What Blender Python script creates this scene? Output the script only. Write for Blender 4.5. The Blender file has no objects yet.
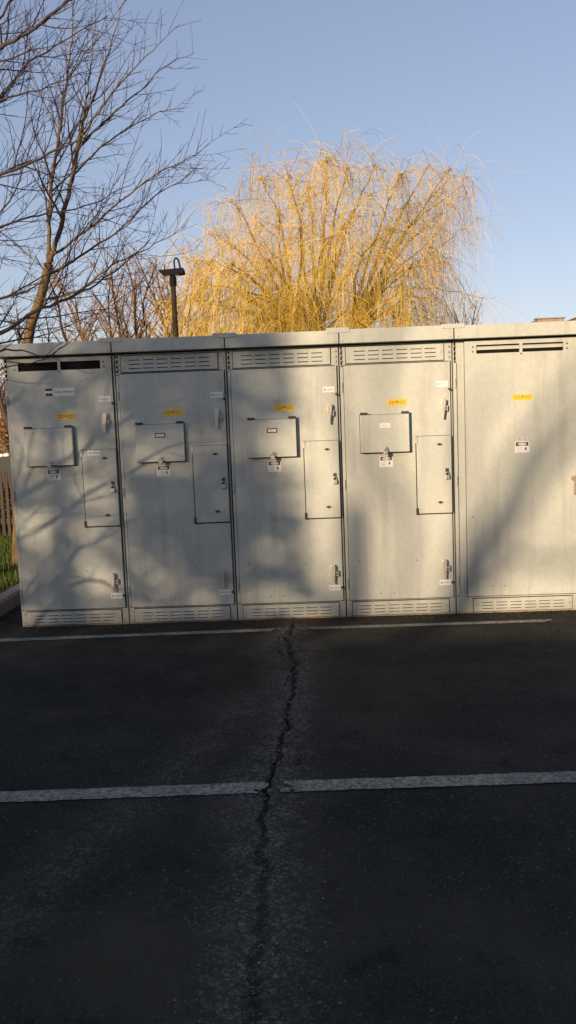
import bpy, bmesh, math, random
from mathutils import Vector, Matrix, noise
random.seed(7)
R = math.radians
scene = bpy.context.scene
COL = scene.collection

# ------------------------------------------------------------------ camera
CX, CY, CZ = 2.59943, -7.34112, 1.72861
YAW, PIT, ROLL, F = -0.0274293, 0.1060473, -0.0375653, 850.0
fw = Vector((math.sin(YAW)*math.cos(PIT), math.cos(YAW)*math.cos(PIT), -math.sin(PIT)))
r0 = Vector((math.cos(YAW), -math.sin(YAW), 0)); u0 = r0.cross(fw)
CR = r0*math.cos(ROLL) + u0*math.sin(ROLL)
CU = -r0*math.sin(ROLL) + u0*math.cos(ROLL)
CAM = Vector((CX, CY, CZ))
cd = bpy.data.cameras.new('camera'); cam = bpy.data.objects.new('camera', cd); COL.objects.link(cam)
cd.sensor_fit = 'VERTICAL'; cd.sensor_height = 36; cd.lens = F/1024*36; cd.clip_end = 3000; cd.clip_start = 0.05
cam.matrix_world = Matrix(((CR.x, CU.x, -fw.x, CX), (CR.y, CU.y, -fw.y, CY), (CR.z, CU.z, -fw.z, CZ), (0, 0, 0, 1)))
scene.camera = cam

def at(px, py, Y):
    d = fw + CR*((px-288)/F) + CU*((512-py)/F)
    return CAM + d*((Y-CY)/d.y)

# ------------------------------------------------------------------ light
SUN_AZ, SUN_EL = R(30), R(13)          # azimuth measured from -Y towards -X
S = Vector((-math.sin(SUN_AZ)*math.cos(SUN_EL), -math.cos(SUN_AZ)*math.cos(SUN_EL), math.sin(SUN_EL)))
w = bpy.data.worlds.new('World'); scene.world = w; w.use_nodes = True
nt = w.node_tree; nt.nodes.clear()
sky = nt.nodes.new('ShaderNodeTexSky'); sky.sky_type = 'NISHITA'; sky.sun_disc = False
sky.sun_elevation = SUN_EL; sky.sun_rotation = math.pi + SUN_AZ
sky.air_density = 1.0; sky.dust_density = 0.6; sky.ozone_density = 1.6
bg = nt.nodes.new('ShaderNodeBackground'); bg.inputs['Strength'].default_value = 0.15
wo = nt.nodes.new('ShaderNodeOutputWorld')
tn = nt.nodes.new('ShaderNodeMix'); tn.data_type = 'RGBA'; tn.blend_type = 'MULTIPLY'; tn.inputs[0].default_value = 1
tn.inputs[7].default_value = (1.01, .93, 1.03, 1); gm = nt.nodes.new('ShaderNodeGamma'); gm.inputs[1].default_value = .68
nt.links.new(sky.outputs[0], gm.inputs[0]); nt.links.new(gm.outputs[0], tn.inputs[6]); nt.links.new(tn.outputs[2], bg.inputs[0]); nt.links.new(bg.outputs[0], wo.inputs[0])
sl = bpy.data.lights.new('sun', 'SUN'); sl.energy = 4.7; sl.angle = R(0.55); sl.color = (1.0, 0.76, 0.51)
so = bpy.data.objects.new('sun', sl); COL.objects.link(so)
so.rotation_euler = (-S).to_track_quat('-Z', 'Y').to_euler(); so.location = (0, 0, 30)
scene.view_settings.view_transform = 'Standard'; scene.view_settings.look = 'None'
scene.view_settings.gamma = 1; scene.view_settings.exposure = 0.68

# ------------------------------------------------------------------ materials
def newmat(name, rough=0.6, metal=0.0, spec=0.5):
    m = bpy.data.materials.new(name); m.use_nodes = True
    b = m.node_tree.nodes['Principled BSDF']
    b.inputs['Roughness'].default_value = rough; b.inputs['Metallic'].default_value = metal
    b.inputs['Specular IOR Level'].default_value = spec
    return m, m.node_tree, b
def nz(t, scale, detail=4, rough=.55, coord='Object', vec=(1, 1, 1)):
    tc = t.nodes.new('ShaderNodeTexCoord'); mp = t.nodes.new('ShaderNodeMapping'); mp.inputs['Scale'].default_value = vec
    n = t.nodes.new('ShaderNodeTexNoise'); n.inputs['Scale'].default_value = scale
    n.inputs['Detail'].default_value = detail; n.inputs['Roughness'].default_value = rough
    t.links.new(tc.outputs[coord], mp.inputs[0]); t.links.new(mp.outputs[0], n.inputs['Vector'])
    return n.outputs['Fac']
def ramp(t, src, stops):
    r = t.nodes.new('ShaderNodeValToRGB'); e = r.color_ramp.elements
    while len(e) < len(stops): e.new(0.5)
    for k, (p, c) in enumerate(stops):
        e[k].position = p; e[k].color = (c, c, c, 1) if isinstance(c, (int, float)) else (*c, 1)
    t.links.new(src, r.inputs[0]); return r.outputs[0]
def mix(t, f, a, b, mode='MIX'):
    m = t.nodes.new('ShaderNodeMix'); m.data_type = 'RGBA'; m.blend_type = mode
    for k, v in ((0, f), (6, a), (7, b)):
        if hasattr(v, 'is_linked') or isinstance(v, bpy.types.NodeSocket): t.links.new(v, m.inputs[k])
        elif k == 0: m.inputs[0].default_value = v
        else: m.inputs[k].default_value = (*v, 1)
    return m.outputs[2]
def bump(t, b, h, s, d=0.01):
    n = t.nodes.new('ShaderNodeBump'); n.inputs['Strength'].default_value = s; n.inputs['Distance'].default_value = d
    t.links.new(h, n.inputs['Height']); t.links.new(n.outputs[0], b.inputs['Normal'])
def simple(name, c1, c2=None, scale=8, rough=.6, metal=0, spec=.5, bs=0, coord='Object', vec=(1, 1, 1)):
    m, t, b = newmat(name, rough, metal, spec)
    c2 = c2 or tuple(x*.8 for x in c1)
    n = nz(t, scale, 5, .6, coord, vec)
    t.links.new(ramp(t, n, [(.3, c1), (.7, c2)]), b.inputs['Base Color'])
    if bs: bump(t, b, n, bs)
    return m

def paint_mat():
    m, t, b = newmat('weathered_grey_paint', .5, 0, .35)
    big = nz(t, 1.3, 6, .6); fine = nz(t, 26, 5, .65)
    c = ramp(t, big, [(.3, (.405, .42, .37)), (.7, (.465, .475, .415))])
    c = mix(t, ramp(t, fine, [(.35, 0), (.75, .35)]), c, (.27, .285, .255))
    streak = nz(t, 9, 5, .7, 'Object', (1, 1, .07))
    c = mix(t, ramp(t, streak, [(.50, 0), (.72, .42)]), c, (.23, .235, .20))
    # rust and dirt splashed up from the ground
    tc = t.nodes.new('ShaderNodeTexCoord'); sp = t.nodes.new('ShaderNodeSeparateXYZ'); t.links.new(tc.outputs['Object'], sp.inputs[0])
    ad = t.nodes.new('ShaderNodeMath'); ad.operation = 'MULTIPLY_ADD'; ad.inputs[1].default_value = .35; t.links.new(nz(t, 7, 5, .7), ad.inputs[0]); t.links.new(sp.outputs[2], ad.inputs[2])
    c = mix(t, ramp(t, ad.outputs[0], [(.15, .55), (.33, 0)]), c, (.20, .175, .13))
    t.links.new(c, b.inputs['Base Color'])
    t.links.new(ramp(t, fine, [(.3, .42), (.7, .6)]), b.inputs['Roughness'])
    bump(t, b, nz(t, 2.2, 2, .5), .25, .02)
    return m
M = {}
M['paint'] = paint_mat()
M['dark'] = simple('opening_shade_black', (.006, .006, .006), (.012, .011, .01), 5, .9, spec=.1)  # flat black standing in for the shade inside openings and recesses
M['gap_shade'] = simple('black_gap_shade', (.02, .02, .02), (.035, .032, .03), 20, .8)  # near-black plates standing in for shade in panel gaps and louvre slots
M['steel'] = simple('zinc_steel', (.55, .53, .5), (.35, .33, .30), 40, .38, .85)
M['handle'] = simple('worn_handle_metal', (.62, .58, .50), (.42, .36, .28), 60, .4, .35)
M['hingeblk'] = simple('dark_hinge_metal', (.03, .028, .026), (.06, .05, .04), 40, .6, .3)
M['white'] = simple('white_sticker', (.74, .73, .69), (.62, .61, .57), 30, .55)
M['plate'] = simple('engraved_plate', (.45, .45, .44), (.5, .5, .49), 30, .4)
M['yellow'] = simple('yellow_sticker', (.74, .46, .03), (.62, .38, .03), 30, .55)
M['ink'] = simple('black_ink', (.025, .025, .025), (.04, .04, .04), 30, .6)
M['ink_soft'] = simple('faded_ink', (.24, .17, .03), (.30, .22, .04), 60, .6)
M['ink_grey'] = simple('grey_ink', (.3, .29, .28), (.4, .38, .37), 60, .6)
M['red'] = simple('red_ink', (.42, .10, .09), (.5, .14, .12), 30, .6)
M['brass'] = simple('padlock_body_metal', (.62, .60, .55), (.45, .42, .36), 50, .35, .7)
M['concrete'] = simple('kerb_concrete', (.20, .17, .155), (.31, .25, .225), 14, .9, bs=.5)
M['wood'] = simple('weathered_picket_wood', (.028, .019, .013), (.07, .047, .03), 12, .85, vec=(1, 1, .1), bs=.4)
M['pole'] = simple('painted_lamp_pole', (.022, .017, .010), (.04, .032, .018), 8, .8, 0, .1)
M['lamp'] = simple('dark_bronze_metal', (.006, .0055, .005), (.010, .009, .008), 12, .7, 0, .1)
M['rust'] = simple('rusty_roof_metal', (.20, .15, .10), (.28, .24, .19), 18, .75)
M['glass'] = simple('dull_lens', (.3, .3, .28), (.35, .35, .33), 10, .3)

def bark(name, a, b_, s=14):
    m, t, b = newmat(name, .85, 0, .2)
    n = nz(t, s, 5, .65, 'Object', (1, 1, .35))
    t.links.new(ramp(t, n, [(.32, a), (.68, b_)]), b.inputs['Base Color']); bump(t, b, n, .6, .01)
    return m
M['barkA'] = bark('tan_brown_bark', (.06, .040, .022), (.165, .11, .048))
M['twigA'] = bark('purple_brown_twig', (.05, .034, .042), (.11, .075, .075), 5)
M['twigB'] = bark('dark_violet_twig', (.03, .021, .030), (.065, .046, .055), 5)
M['barkB'] = bark('dark_grey_bark', (.032, .024, .026), (.075, .056, .055))
M['willow_bark'] = bark('willow_bark', (.14, .09, .04), (.30, .20, .08), 6)
M['twigC'] = bark('tan_twig', (.20, .12, .06), (.36, .22, .11), 3)
def strand_mat():
    m, t, b = newmat('golden_willow_strand', .6, 0, .3)
    n = nz(t, .55, 3, .5); n2 = nz(t, 3.0, 3, .6)
    c = ramp(t, n, [(.3, (.36, .235, .038)), (.5, (.58, .39, .055)), (.72, (.47, .335, .085))])
    c = mix(t, ramp(t, n2, [(.45, 0), (.8, .45)]), c, (.38, .24, .08))
    t.links.new(c, b.inputs['Base Color']); return m
M['strand'] = strand_mat()
M['strand_pale'] = bark('pale_willow_strand', (.36, .25, .12), (.5, .35, .16), 2)
def leaf_mat(name, a, b_, c_):
    m, t, b = newmat(name, .8, 0, .2)
    n = nz(t, 3, 4, .7)
    t.links.new(ramp(t, n, [(.3, a), (.5, b_), (.7, c_)]), b.inputs['Base Color']); return m
M['dryleaf'] = leaf_mat('dry_beech_leaf', (.16, .07, .025), (.30, .14, .05), (.42, .23, .09))
M['evergreen'] = leaf_mat('evergreen_needle', (.018, .03, .012), (.03, .05, .02), (.05, .07, .03))
M['grassblade'] = leaf_mat('spring_grass', (.035, .055, .010), (.06, .085, .014), (.11, .11, .035))
M['lawn'] = simple('lawn_soil', (.075, .075, .018), (.12, .10, .032), 3, .95, bs=.6)
M['lump_mat'] = simple('pale_lump', (.75, .73, .7), (.6, .58, .54), 6, .8)

# ------------------------------------------------------------------ mesh builder
class MB:
    def __init__(s): s.v = []; s.f = []; s.m = []
    def add(s, vs, fs, mi=0):
        o = len(s.v); s.v.extend(vs); s.f.extend([tuple(i+o for i in q) for q in fs]); s.m.extend([mi]*len(fs))
    def box(s, x0, x1, y0, y1, z0, z1, mi=0):
        vs = [(x, y, z) for x in (x0, x1) for y in (y0, y1) for z in (z0, z1)]
        s.add(vs, [(0, 1, 3, 2), (4, 6, 7, 5), (0, 4, 5, 1), (2, 3, 7, 6), (0, 2, 6, 4), (1, 5, 7, 3)], mi)
    def prism(s, pts, ax, a, b, mi=0):
        """pts: 2-D outline; ax: axis of extrusion from a to b"""
        n = len(pts)
        def P(p, q): return {'x': (q, p[0], p[1]), 'y': (p[0], q, p[1]), 'z': (p[0], p[1], q)}[ax]
        vs = [P(p, a) for p in pts] + [P(p, b) for p in pts]
        s.add(vs, [tuple(range(n))[::-1], tuple(range(n, 2*n))] + [(i, (i+1) % n, n+(i+1) % n, n+i) for i in range(n)], mi)
    def tube(s, pts, rad, n=6, mi=0, cap=True):
        pts = [Vector(p) for p in pts]; k = len(pts)
        if not hasattr(rad, '__len__'): rad = [rad]*k
        d = (pts[1]-pts[0]).normalized()
        a = d.orthogonal().normalized(); vs = []; 
        for i, p in enumerate(pts):
            t = (pts[min(i+1, k-1)]-pts[max(i-1, 0)])
            if t.length > 1e-9: t.normalize()
            else: t = d
            a = (a - t*a.dot(t))
            if a.length < 1e-6: a = t.orthogonal()
            a.normalize(); b = t.cross(a)
            for j in range(n):
                an = 2*math.pi*j/n
                q = p + (a*math.cos(an)+b*math.sin(an))*rad[i]
                vs.append((q.x, q.y, q.z))
        fs = [(i*n+j, i*n+(j+1) % n, (i+1)*n+(j+1) % n, (i+1)*n+j) for i in range(k-1) for j in range(n)]
        if cap: fs += [tuple(range(n))[::-1], tuple(range((k-1)*n, k*n))]
        s.add(vs, fs, mi)
    def build(s, name, mats, parent=None, smooth=False, bevel=0, loc=None):
        me = bpy.data.meshes.new(name); me.from_pydata(s.v, [], s.f)
        for m in (mats if isinstance(mats, (list, tuple)) else [mats]): me.materials.append(M[m] if isinstance(m, str) else m)
        me.polygons.foreach_set('material_index', s.m)
        if smooth: me.polygons.foreach_set('use_smooth', [True]*len(s.f))
        me.update()
        o = bpy.data.objects.new(name, me); COL.objects.link(o)
        if parent: o.parent = parent
        if loc: o.location = loc
        if bevel:
            b = o.modifiers.new('bevel', 'BEVEL'); b.width = bevel; b.segments = 2; b.limit_method = 'ANGLE'; b.angle_limit = R(40)
            b.harden_normals = False
        return o
def empty(name, loc, label=None, cat=None, group=None):
    o = bpy.data.objects.new(name, None); COL.objects.link(o); o.location = loc; o.empty_display_size = .1
    return tag(o, label, cat, group)
def tag(o, label=None, cat=None, group=None, kind=None):
    if label: o['label'] = label
    if cat: o['category'] = cat
    if group: o['group'] = group
    if kind: o['kind'] = kind
    return o
def lift(o, y):   # shift mesh
    o.data.transform(Matrix.Translation((0, y, 0)))
def text(name, s, size, x, y, z, mat, parent, squash=1):
    cu = bpy.data.curves.new(name, 'FONT'); cu.body = s; cu.size = size; cu.align_x = 'CENTER'; cu.align_y = 'CENTER'; cu.extrude = .0004; cu.resolution_u = 2
    tmp = bpy.data.objects.new('tmp', cu); COL.objects.link(tmp)
    dg = bpy.context.evaluated_depsgraph_get(); me = bpy.data.meshes.new_from_object(tmp.evaluated_get(dg))
    bpy.data.objects.remove(tmp)
    me.transform(Matrix.Translation((x, y, z)) @ Matrix.Rotation(R(90), 4, 'X') @ Matrix.Scale(squash, 4, (1, 0, 0)))
    me.materials.clear(); me.materials.append(M[mat]); me.name = name
    o = bpy.data.objects.new(name, me); COL.objects.link(o); o.parent = parent; return o

# ------------------------------------------------------------------ cabinets
W = .96
FY = -.022     # front of a door

def louvre(x0, x1, z0, z1, parent, name, cols=6, y=0.0):
    b = MB(); b.box(x0-.006, x1+.006, y-.006, y-.001, z0-.006, z1+.006, 1)
    b.box(x0, x1, y-.016, y-.0065, z0, z1, 0)
    rows = 3; m = .055; gw = (x1-x0-2*m)/cols; zh = (z1-z0-.03)/rows
    for c in range(cols):
        for r in range(rows):
            a = x0+m+c*gw+gw*.12; e = a+gw*.76; zc = z0+.015+(r+.5)*zh
            b.prism([(y-.0165, zc+.012), (y-.0215, zc-.001), (y-.0165, zc-.001)], 'x', a, e, 0)
            b.box(a, e, y-.0185, y-.0163, zc-.0075, zc-.0015, 1)  # dark strip drawn in place of the shaded slot opening
    for xx in (x0+.02, x1-.02):
        b.prism([(xx+.006*math.cos(k*math.pi/4), (z0+z1)/2+.006*math.sin(k*math.pi/4)) for k in range(8)], 'y', y-.020, y-.0162, 2)
    return b.build(name, ['paint', 'gap_shade', 'steel'], parent)

def handle(x, z0, z1, parent, tilt=0.0, mat='handle'):
    b = MB(); h = z1-z0; out = []
    for k in range(9):
        a = math.pi*k/8; out.append((.020*math.cos(a), h-.020+.020*math.sin(a)))
    out += [(-.0185, h*.5), (-.006, 0), (.005, 0), (.0155, h*.5)]
    ct, st = math.cos(tilt), math.sin(tilt)
    out = [(x+px*ct+pz*st, z0+pz*ct-px*st) for px, pz in out]
    b.prism(out[::-1], 'y', FY-.046, FY-.030)
    b.prism([(x+.02*math.cos(k*math.pi/6), z1-.045+.02*math.sin(k*math.pi/6)) for k in range(12)], 'y', FY-.031, FY-.0005)
    hd = b.build('handle', mat, parent, bevel=.003)
    l = MB()
    l.box(x+.018, x+.034, FY-.034, FY-.0005, z0+h*.42, z0+h*.47); l.box(x+.018, x+.034, FY-.034, FY-.0005, z0+h*.56, z0+h*.61)
    l.box(x+.0345, x+.040, FY-.034, FY-.0005, z0+h*.38, z0+h*.66)
    l.build('lock_lug', 'handle', hd, bevel=.001)
    return hd

def sticker(x0, x1, z0, z1, parent, kind, name, y=FY, tilt=0):
    if kind == 'yellow':
        b = MB(); b.box(x0, x1, y-.0015, y-.0003, z0, z1, 0)
        cx = (x0+x1)/2; h = z1-z0
        b.prism([(cx-.018, z0+h*.42), (cx+.018, z0+h*.42), (cx, z1-.006)], 'y', y-.0025, y-.0016, 1)
        for a, e in ((.08, .38), (.62, .92)):
            for q in (.55, .25):
                for k in range(4):
                    xa = x0+(x1-x0)*(a+(e-a)*k/4); b.box(xa, xa+(x1-x0)*(e-a)/4*.7, y-.0023, y-.0016, z0+h*q, z0+h*(q+.18), 1)
        return b.build(name, ['yellow', 'ink_soft'], parent)
    if kind == 'danger':
        b = MB(); b.box(x0, x1, y-.0015, y-.0003, z0, z1, 0)
        h = z1-z0; wd = x1-x0; cx = (x0+x1)/2; zc = z0+h*.76
        b.box(x0+wd*.07, x1-wd*.07, y-.0022, y-.0016, z0+h*.60, z0+h*.93, 1)
        b.prism([(cx+wd*.31*math.cos(k*math.pi/10), zc+h*.12*math.sin(k*math.pi/10)) for k in range(20)], 'y', y-.0028, y-.0023, 0)
        for k in range(4):
            b.box(x0+wd*.1, x0+wd*(.45+.06*(k % 2)), y-.0022, y-.0016, z0+h*(.12+k*.11), z0+h*(.15+k*.11), 2)
        b.prism([(x0+wd*.68, z0+h*.42), (x0+wd*.82, z0+h*.50), (x0+wd*.76, z0+h*.33), (x0+wd*.84, z0+h*.32), (x0+wd*.70, z0+h*.12), (x0+wd*.73, z0+h*.27), (x0+wd*.66, z0+h*.28)], 'y', y-.0022, y-.0016, 1)
        o = b.build(name, ['white', 'ink', 'ink_grey'], parent)
        text('lettering', 'DANGER', h*.19, cx, y-.0034, zc, 'red', o, 1)
        return o
    if kind == 'label':
        b = MB(); b.box(x0, x1, y-.0015, y-.0003, z0, z1, 0); h = z1-z0; wd = x1-x0
        b.box(x0+wd*.09, x0+wd*.24, y-.0022, y-.0016, z0+h*.25, z0+h*.70, 1)
        for k in range(7): b.box(x0+wd*(.31+k*.085), x0+wd*(.36+k*.085), y-.0022, y-.0016, z0+h*.36, z0+h*(.60 if k % 2 else .66), 1)
        o = b.build(name, ['white', 'ink_grey'], parent)
        if tilt: o.data.transform(Matrix.Translation(((x0+x1)/2, y, (z0+z1)/2)) @ Matrix.Rotation(tilt, 4, 'Y') @ Matrix.Translation((-(x0+x1)/2, -y, -(z0+z1)/2)))
        return o

def pieces(name, mat, parent, pts, r, y0, y1, n=8):
    for p in pts:
        b = MB(); dots(b, [p], r, y0, y1, 0, n); b.build(name, mat, parent)
def dots(b, pts, r, y0, y1, mi=0, n=8):
    for x, z in pts: b.prism([(x+r*math.cos(k*2*math.pi/n), z+r*math.sin(k*2*math.pi/n)) for k in range(n)], 'y', y0, y1, mi)

LAB = [
 ('leftmost grey steel cabinet with black and white maker plate and two dark top slots'),
 ('grey steel switchgear cabinet second from the left, next to the one with the maker plate'),
 ('middle grey steel cabinet of the five, behind the end of the asphalt crack'),
 ('grey steel cabinet second from the right, partly sunlit, with box lid and louvred top'),
 ('rightmost wide sunlit cabinet with plain door, two top slots and no box lid')]
roots = []
for i in range(5):
    wd = W if i < 4 else 1.13
    root = empty('switchgear_cabinet', (i*W, 0, 0), LAB[i], 'electrical cabinet', 'grey electrical cabinets bolted in a row')
    roots.append(root)
    # body
    b = MB(); b.box(.005, wd-.005, 0, 1.5, .0, 2.352, 0)
    b.box(.012, .026, -.005, -.0005, .15, 2.34, 1)  # black strip paints the shade of the seam recess
    if i in (0, 4): b.box(.1, wd-.07, -.0012, -.0004, 2.2, 2.345, 1)
    b.build('body', ['paint', 'dark'], root, bevel=.003)
    k = MB(); k.box(.012, wd-.012, -.006, -.0005, .004, .013); 
    k.build('base_skid', 'rust', root)
    # door
    dx0, dx1 = (.034, wd-.026) if i < 4 else (.10, wd-.02)
    g = MB(); g.box(dx0-.003, dx1+.009, -.0045, -.0012, .146, 2.19 if i in (1, 2, 3) else 2.345)  # dark sheet draws the shaded gap around the door
    g.build('gap_shade', 'gap_shade', root)
    d = MB()
    if i in (1, 2, 3): d.box(dx0, dx1, FY, -.005, .155, 2.182)
    else:
        d.box(dx0, dx1, FY, -.005, .155, 2.238)
        s0, s1, sm = (.13, .84, .485) if i == 0 else (.20, .93, .575)
        zt = 2.31
        d.box(dx0, s0, FY, -.005, 2.238, zt); d.box(sm-.012, sm+.012, FY, -.005, 2.238, zt); d.box(s1, dx1, FY, -.005, 2.238, zt)
        d.box(dx0, dx1, FY, -.005, zt, 2.343)
    door = d.build('door', 'paint', root)
    if i in (0, 4):
        bk = MB(); bk.box(s0, s1, -.0049, -.0046, 2.238, zt)  # black sheet painted as the unlit inside of the slots
        bk.build('slot_shade_sheet', 'dark', root)
        if i == 4:
            bl = MB(); 
            for a, e in ((s0+.004, sm-.014), (sm+.014, s1-.004)):
                bl.prism([(-.021, 2.268), (-.021, 2.290), (-.008, 2.298), (-.008, 2.288)], 'x', a, e)
            bl.build('slot_slat', 'paint', door)
        pieces('rivet', 'hingeblk', door, [(s0-.03, 2.255), (s0-.03, 2.295), (s1+.03, 2.255), (s1+.03, 2.295), (sm, 2.225)], .007, FY-.004, FY-.0002)
    pieces('rivet', 'hingeblk', door, [(.12, .50), (.62, .49), (.30, .21), (.42, .21)] if i < 4 else [(.15, .85), (.32, .24), (.42, .24)], .005, FY-.003, FY-.0002)
    # louvres
    if i in (1, 2, 3): louvre(.058, wd-.075, 2.20, 2.335, root, 'top_louvre')
    if i < 4: louvre(.055, wd-.065, .018, .135, root, 'base_louvre')
    else: louvre(.15, 1.0, .018, .13, root, 'base_louvre')
    # corner bolts
    for xx in ((.020, .05) if i == 0 else (.020,)) + ((wd-.030,) if i < 4 else ()):
        pieces('bolt', 'steel', root, [(xx, z) for z in (2.185, 2.225, 2.265, 2.31)], .007, -.014, -.0058)
    for xx in (.03, wd-.04): pieces('bolt', 'steel', root, [(xx, .03), (xx, .115)], .005, -.010, -.0005)
    # hinges on the left edge
    for zc in (2.0, 1.17, .30):
        h = MB(); h.tube([(.017, -.023, zc-.04), (.017, -.023, zc+.04)], .006, 8)
        h.build('hinge', 'paint', root)
    st = MB(); st.box(.008, .0300, -.016, -.0055, .16, 2.17); st.build('edge_strip', 'paint', root)
    # roof with joint cap
    rf = MB()
    x0 = 0.002 if i else -.045; x1 = wd-.002 if i < 4 else wd+.06
    rz = (0, .004, .006, .012, .006)[i]
    rf.prism([(-.10, 2.362), (-.10, 2.466+rz), (.75, 2.515+rz), (1.6, 2.46+rz), (1.6, 2.362)], 'x', x0, x1)
    roof = rf.build('roof', 'paint', root, bevel=.004)
    if i > 0:
        cp = MB(); a, e = (-.10, .09)
        cp.prism([(-.105, 2.45), (-.105, 2.481+rz), (.75, 2.53+rz), (1.58, 2.481+rz), (1.58, 2.45)], 'x', a, e)
        cp.build('joint_cap', 'paint', roof, bevel=.003)
        fl = MB(); fl.box(-.004, .001, -.1085, -.1002, 2.366, 2.449); fl.build('joint_strip', 'gap_shade', roof)
        pieces('bolt', 'paint', roof, [(-.03, 2.385), (.03, 2.385)], .007, -.106, -.1002)
    if i == 3:
        lg = MB(); lg.box(.80, .812, -.08, -.05, 2.482, 2.55); lg.box(.832, .844, -.08, -.05, 2.482, 2.55); lg.box(.80, .844, -.08, -.05, 2.551, 2.558)
        lg.build('lifting_lug', 'rust', roof)
    if i == 4:
        lg = MB(); lg.prism([(.72, 2.45), (.945, 2.45), (.945, 2.498), (.93, 2.505), (.72, 2.505)], 'y', .0, .3); lg.box(.70, .735, -.01, .05, 2.506, 2.518); lg.box(.74, .955, -.01, .31, 2.506, 2.516)
        lg.build('roof_vent', 'rust', roof, bevel=.003)
        lg = MB(); lg.box(1.06, 1.20, .0, .3, 2.45, 2.505); lg.box(1.05, 1.21, -.01, .31, 2.5052, 2.515); lg.build('roof_vent', 'rust', roof, bevel=.003)
    # equipment
    dz = (0, 0, .005, .012, 0)[i]
    if i < 4:
        # lid
        l = MB(); l.box(.16, .575, FY-.055, FY-.004, 1.425+dz, 1.745+dz)
        lid = l.build('box_lid', 'paint', root, bevel=.004)
        g = MB(); g.box(.157, .580, FY-.0035, FY-.0003, 1.419+dz, 1.748+dz); g.build('gap_shade', 'gap_shade', lid)  # dark rim painted as the shade around the lid
        for a in (.165, .515):
            h = MB(); h.box(a, a+.055, FY-.058, FY-.0005, 1.747+dz, 1.761+dz); h.tube([(a-.004, FY-.05, 1.760+dz), (a+.059, FY-.05, 1.760+dz)], .007, 8)
            h.build('hinge', 'hingeblk', lid)
        np_ = MB(); yy = FY-.055
        px0, px1 = (.325, .395) if i == 0 else (.325, .415)
        np_.box(px0, px1, yy-.002, yy-.0003, 1.632+dz, 1.672+dz, 1 if i in (1, 2) else 0)
        np_.box(px0+.010, px1-.010, yy-.003, yy-.0021, 1.641+dz, 1.663+dz, 0)
        for k in range(4): np_.box(px0+.016+k*.012, px0+.022+k*.012, yy-.0036, yy-.0031, 1.648+dz, 1.657+dz, 2)
        np_.build('nameplate', ['white' if i != 0 else 'plate', 'ink', 'ink_grey'], lid)
        ha = MB(); ha.box(.352, .388, yy-.004, yy-.0003, 1.43+dz, 1.475+dz); ha.box(.366, .374, yy-.022, yy-.0045, 1.452+dz, 1.466+dz)
        ha.build('hasp', 'handle', lid)
        # small side hatch
        g = MB(); hx0, hx1 = .638, .951
        g.box(hx0-.008, hx1-.018, FY-.0035, FY-.0003, .874+dz, 1.552+dz);  # dark plate painted as the shaded gap around the hatch
        hz = MB(); hz.box(hx0, hx1-.018, FY-.016, FY-.004, .885+dz, 1.548+dz)
        hatch = hz.build('side_hatch', 'paint', root, bevel=.002)
        g.build('gap_shade', 'gap_shade', hatch)
        for zc in (1.52, .905):
            hg = MB(); hg.box(hx0-.014, hx0+.006, FY-.024, FY-.0165, zc-.028+dz, zc+.028+dz)
            hg.build('hinge', 'handle' if zc > 1 else 'hingeblk', hatch)
        for zc in (1.475, .978):
            qt = MB(); qt.prism([(.832-.026, zc+dz), (.832, zc-.012+dz), (.832+.026, zc+dz), (.832, zc+.012+dz)], 'y', FY-.024, FY-.0163)
            qt.build('turn_latch', 'hingeblk', hatch)
        hs = MB(); hs.box(.880, .908, FY-.020, FY-.0163, 1.205+dz, 1.268+dz); hs.box(.890, .898, FY-.036, FY-.0203, 1.222+dz, 1.236+dz); hs.build('hasp', 'hingeblk', hatch)
        # stickers
        sticker(.44 if i == 0 else .40, .60 if i == 0 else .565, 1.815+dz, 1.872+dz, door, 'yellow', 'warning_sticker')
        sticker(.32, .435, 1.297+dz, 1.392+dz, door, 'danger', 'danger_sticker')
        sticker(.815, .915, 1.955+dz*1.5, 2.003+dz*1.5, door, 'label', 'paper_label')
        sticker(.815, .915, .238+dz*2, .286+dz*2, door, 'label', 'paper_label')
        if i == 0: sticker(.69, .80, 1.497, 1.545, hatch, 'label', 'paper_label', FY-.0162, R(2))
        pieces('key_lock', 'hingeblk', door, [(.928, 1.94+dz), (.928, .262+dz*2)], .011, FY-.012, FY-.0003, 10)
        handle(.853+i*.004, 1.69+dz, 1.862+dz, door, 0.05); handle(.85+i*.004, .297+dz*2, .472+dz*2, door, -.04)
    else:
        sticker(.50, .67, 1.835, 1.885, door, 'yellow', 'warning_sticker')
        sticker(.515, .64, 1.39, 1.485, door, 'danger', 'danger_sticker')
        p = MB(); p.box(.53, .625, FY-.0015, FY-.0003, 1.49, 1.525, 0); p.box(.545, .565, FY-.0022, FY-.0016, 1.497, 1.518, 1); p.box(.59, .61, FY-.0022, FY-.0016, 1.497, 1.518, 1)
        p.build('paper_label', ['plate', 'ink_grey'], door)
        handle(1.012, 1.02, 1.20, door, .16, 'rust')
        pieces('key_lock', 'hingeblk', door, [(1.045, 1.78), (1.045, .55)], .009, FY-.01, FY-.0003)
    if i == 0:
        p = MB(); p.box(.352, .608, FY-.0015, FY-.0003, 2.018, 2.088, 0)
        # mark: two stacked black blocks, the halves parted by a pale wedge
        z0 = 2.020; a = .354
        p.prism([(a, z0), (a+.062, z0), (a+.062, z0+.030), (a+.050, z0+.022), (a+.040, z0+.031), (a+.030, z0+.020), (a+.018, z0+.031), (a+.008, z0+.022), (a, z0+.028)], 'y', FY-.0024, FY-.0016, 1)
        p.prism([(a, z0+.044), (a+.062, z0+.044), (a+.062, z0+.066), (a, z0+.066)], 'y', FY-.0024, FY-.0016, 1)
        pl = p.build('maker_plate', ['white', 'ink'], door)
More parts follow.
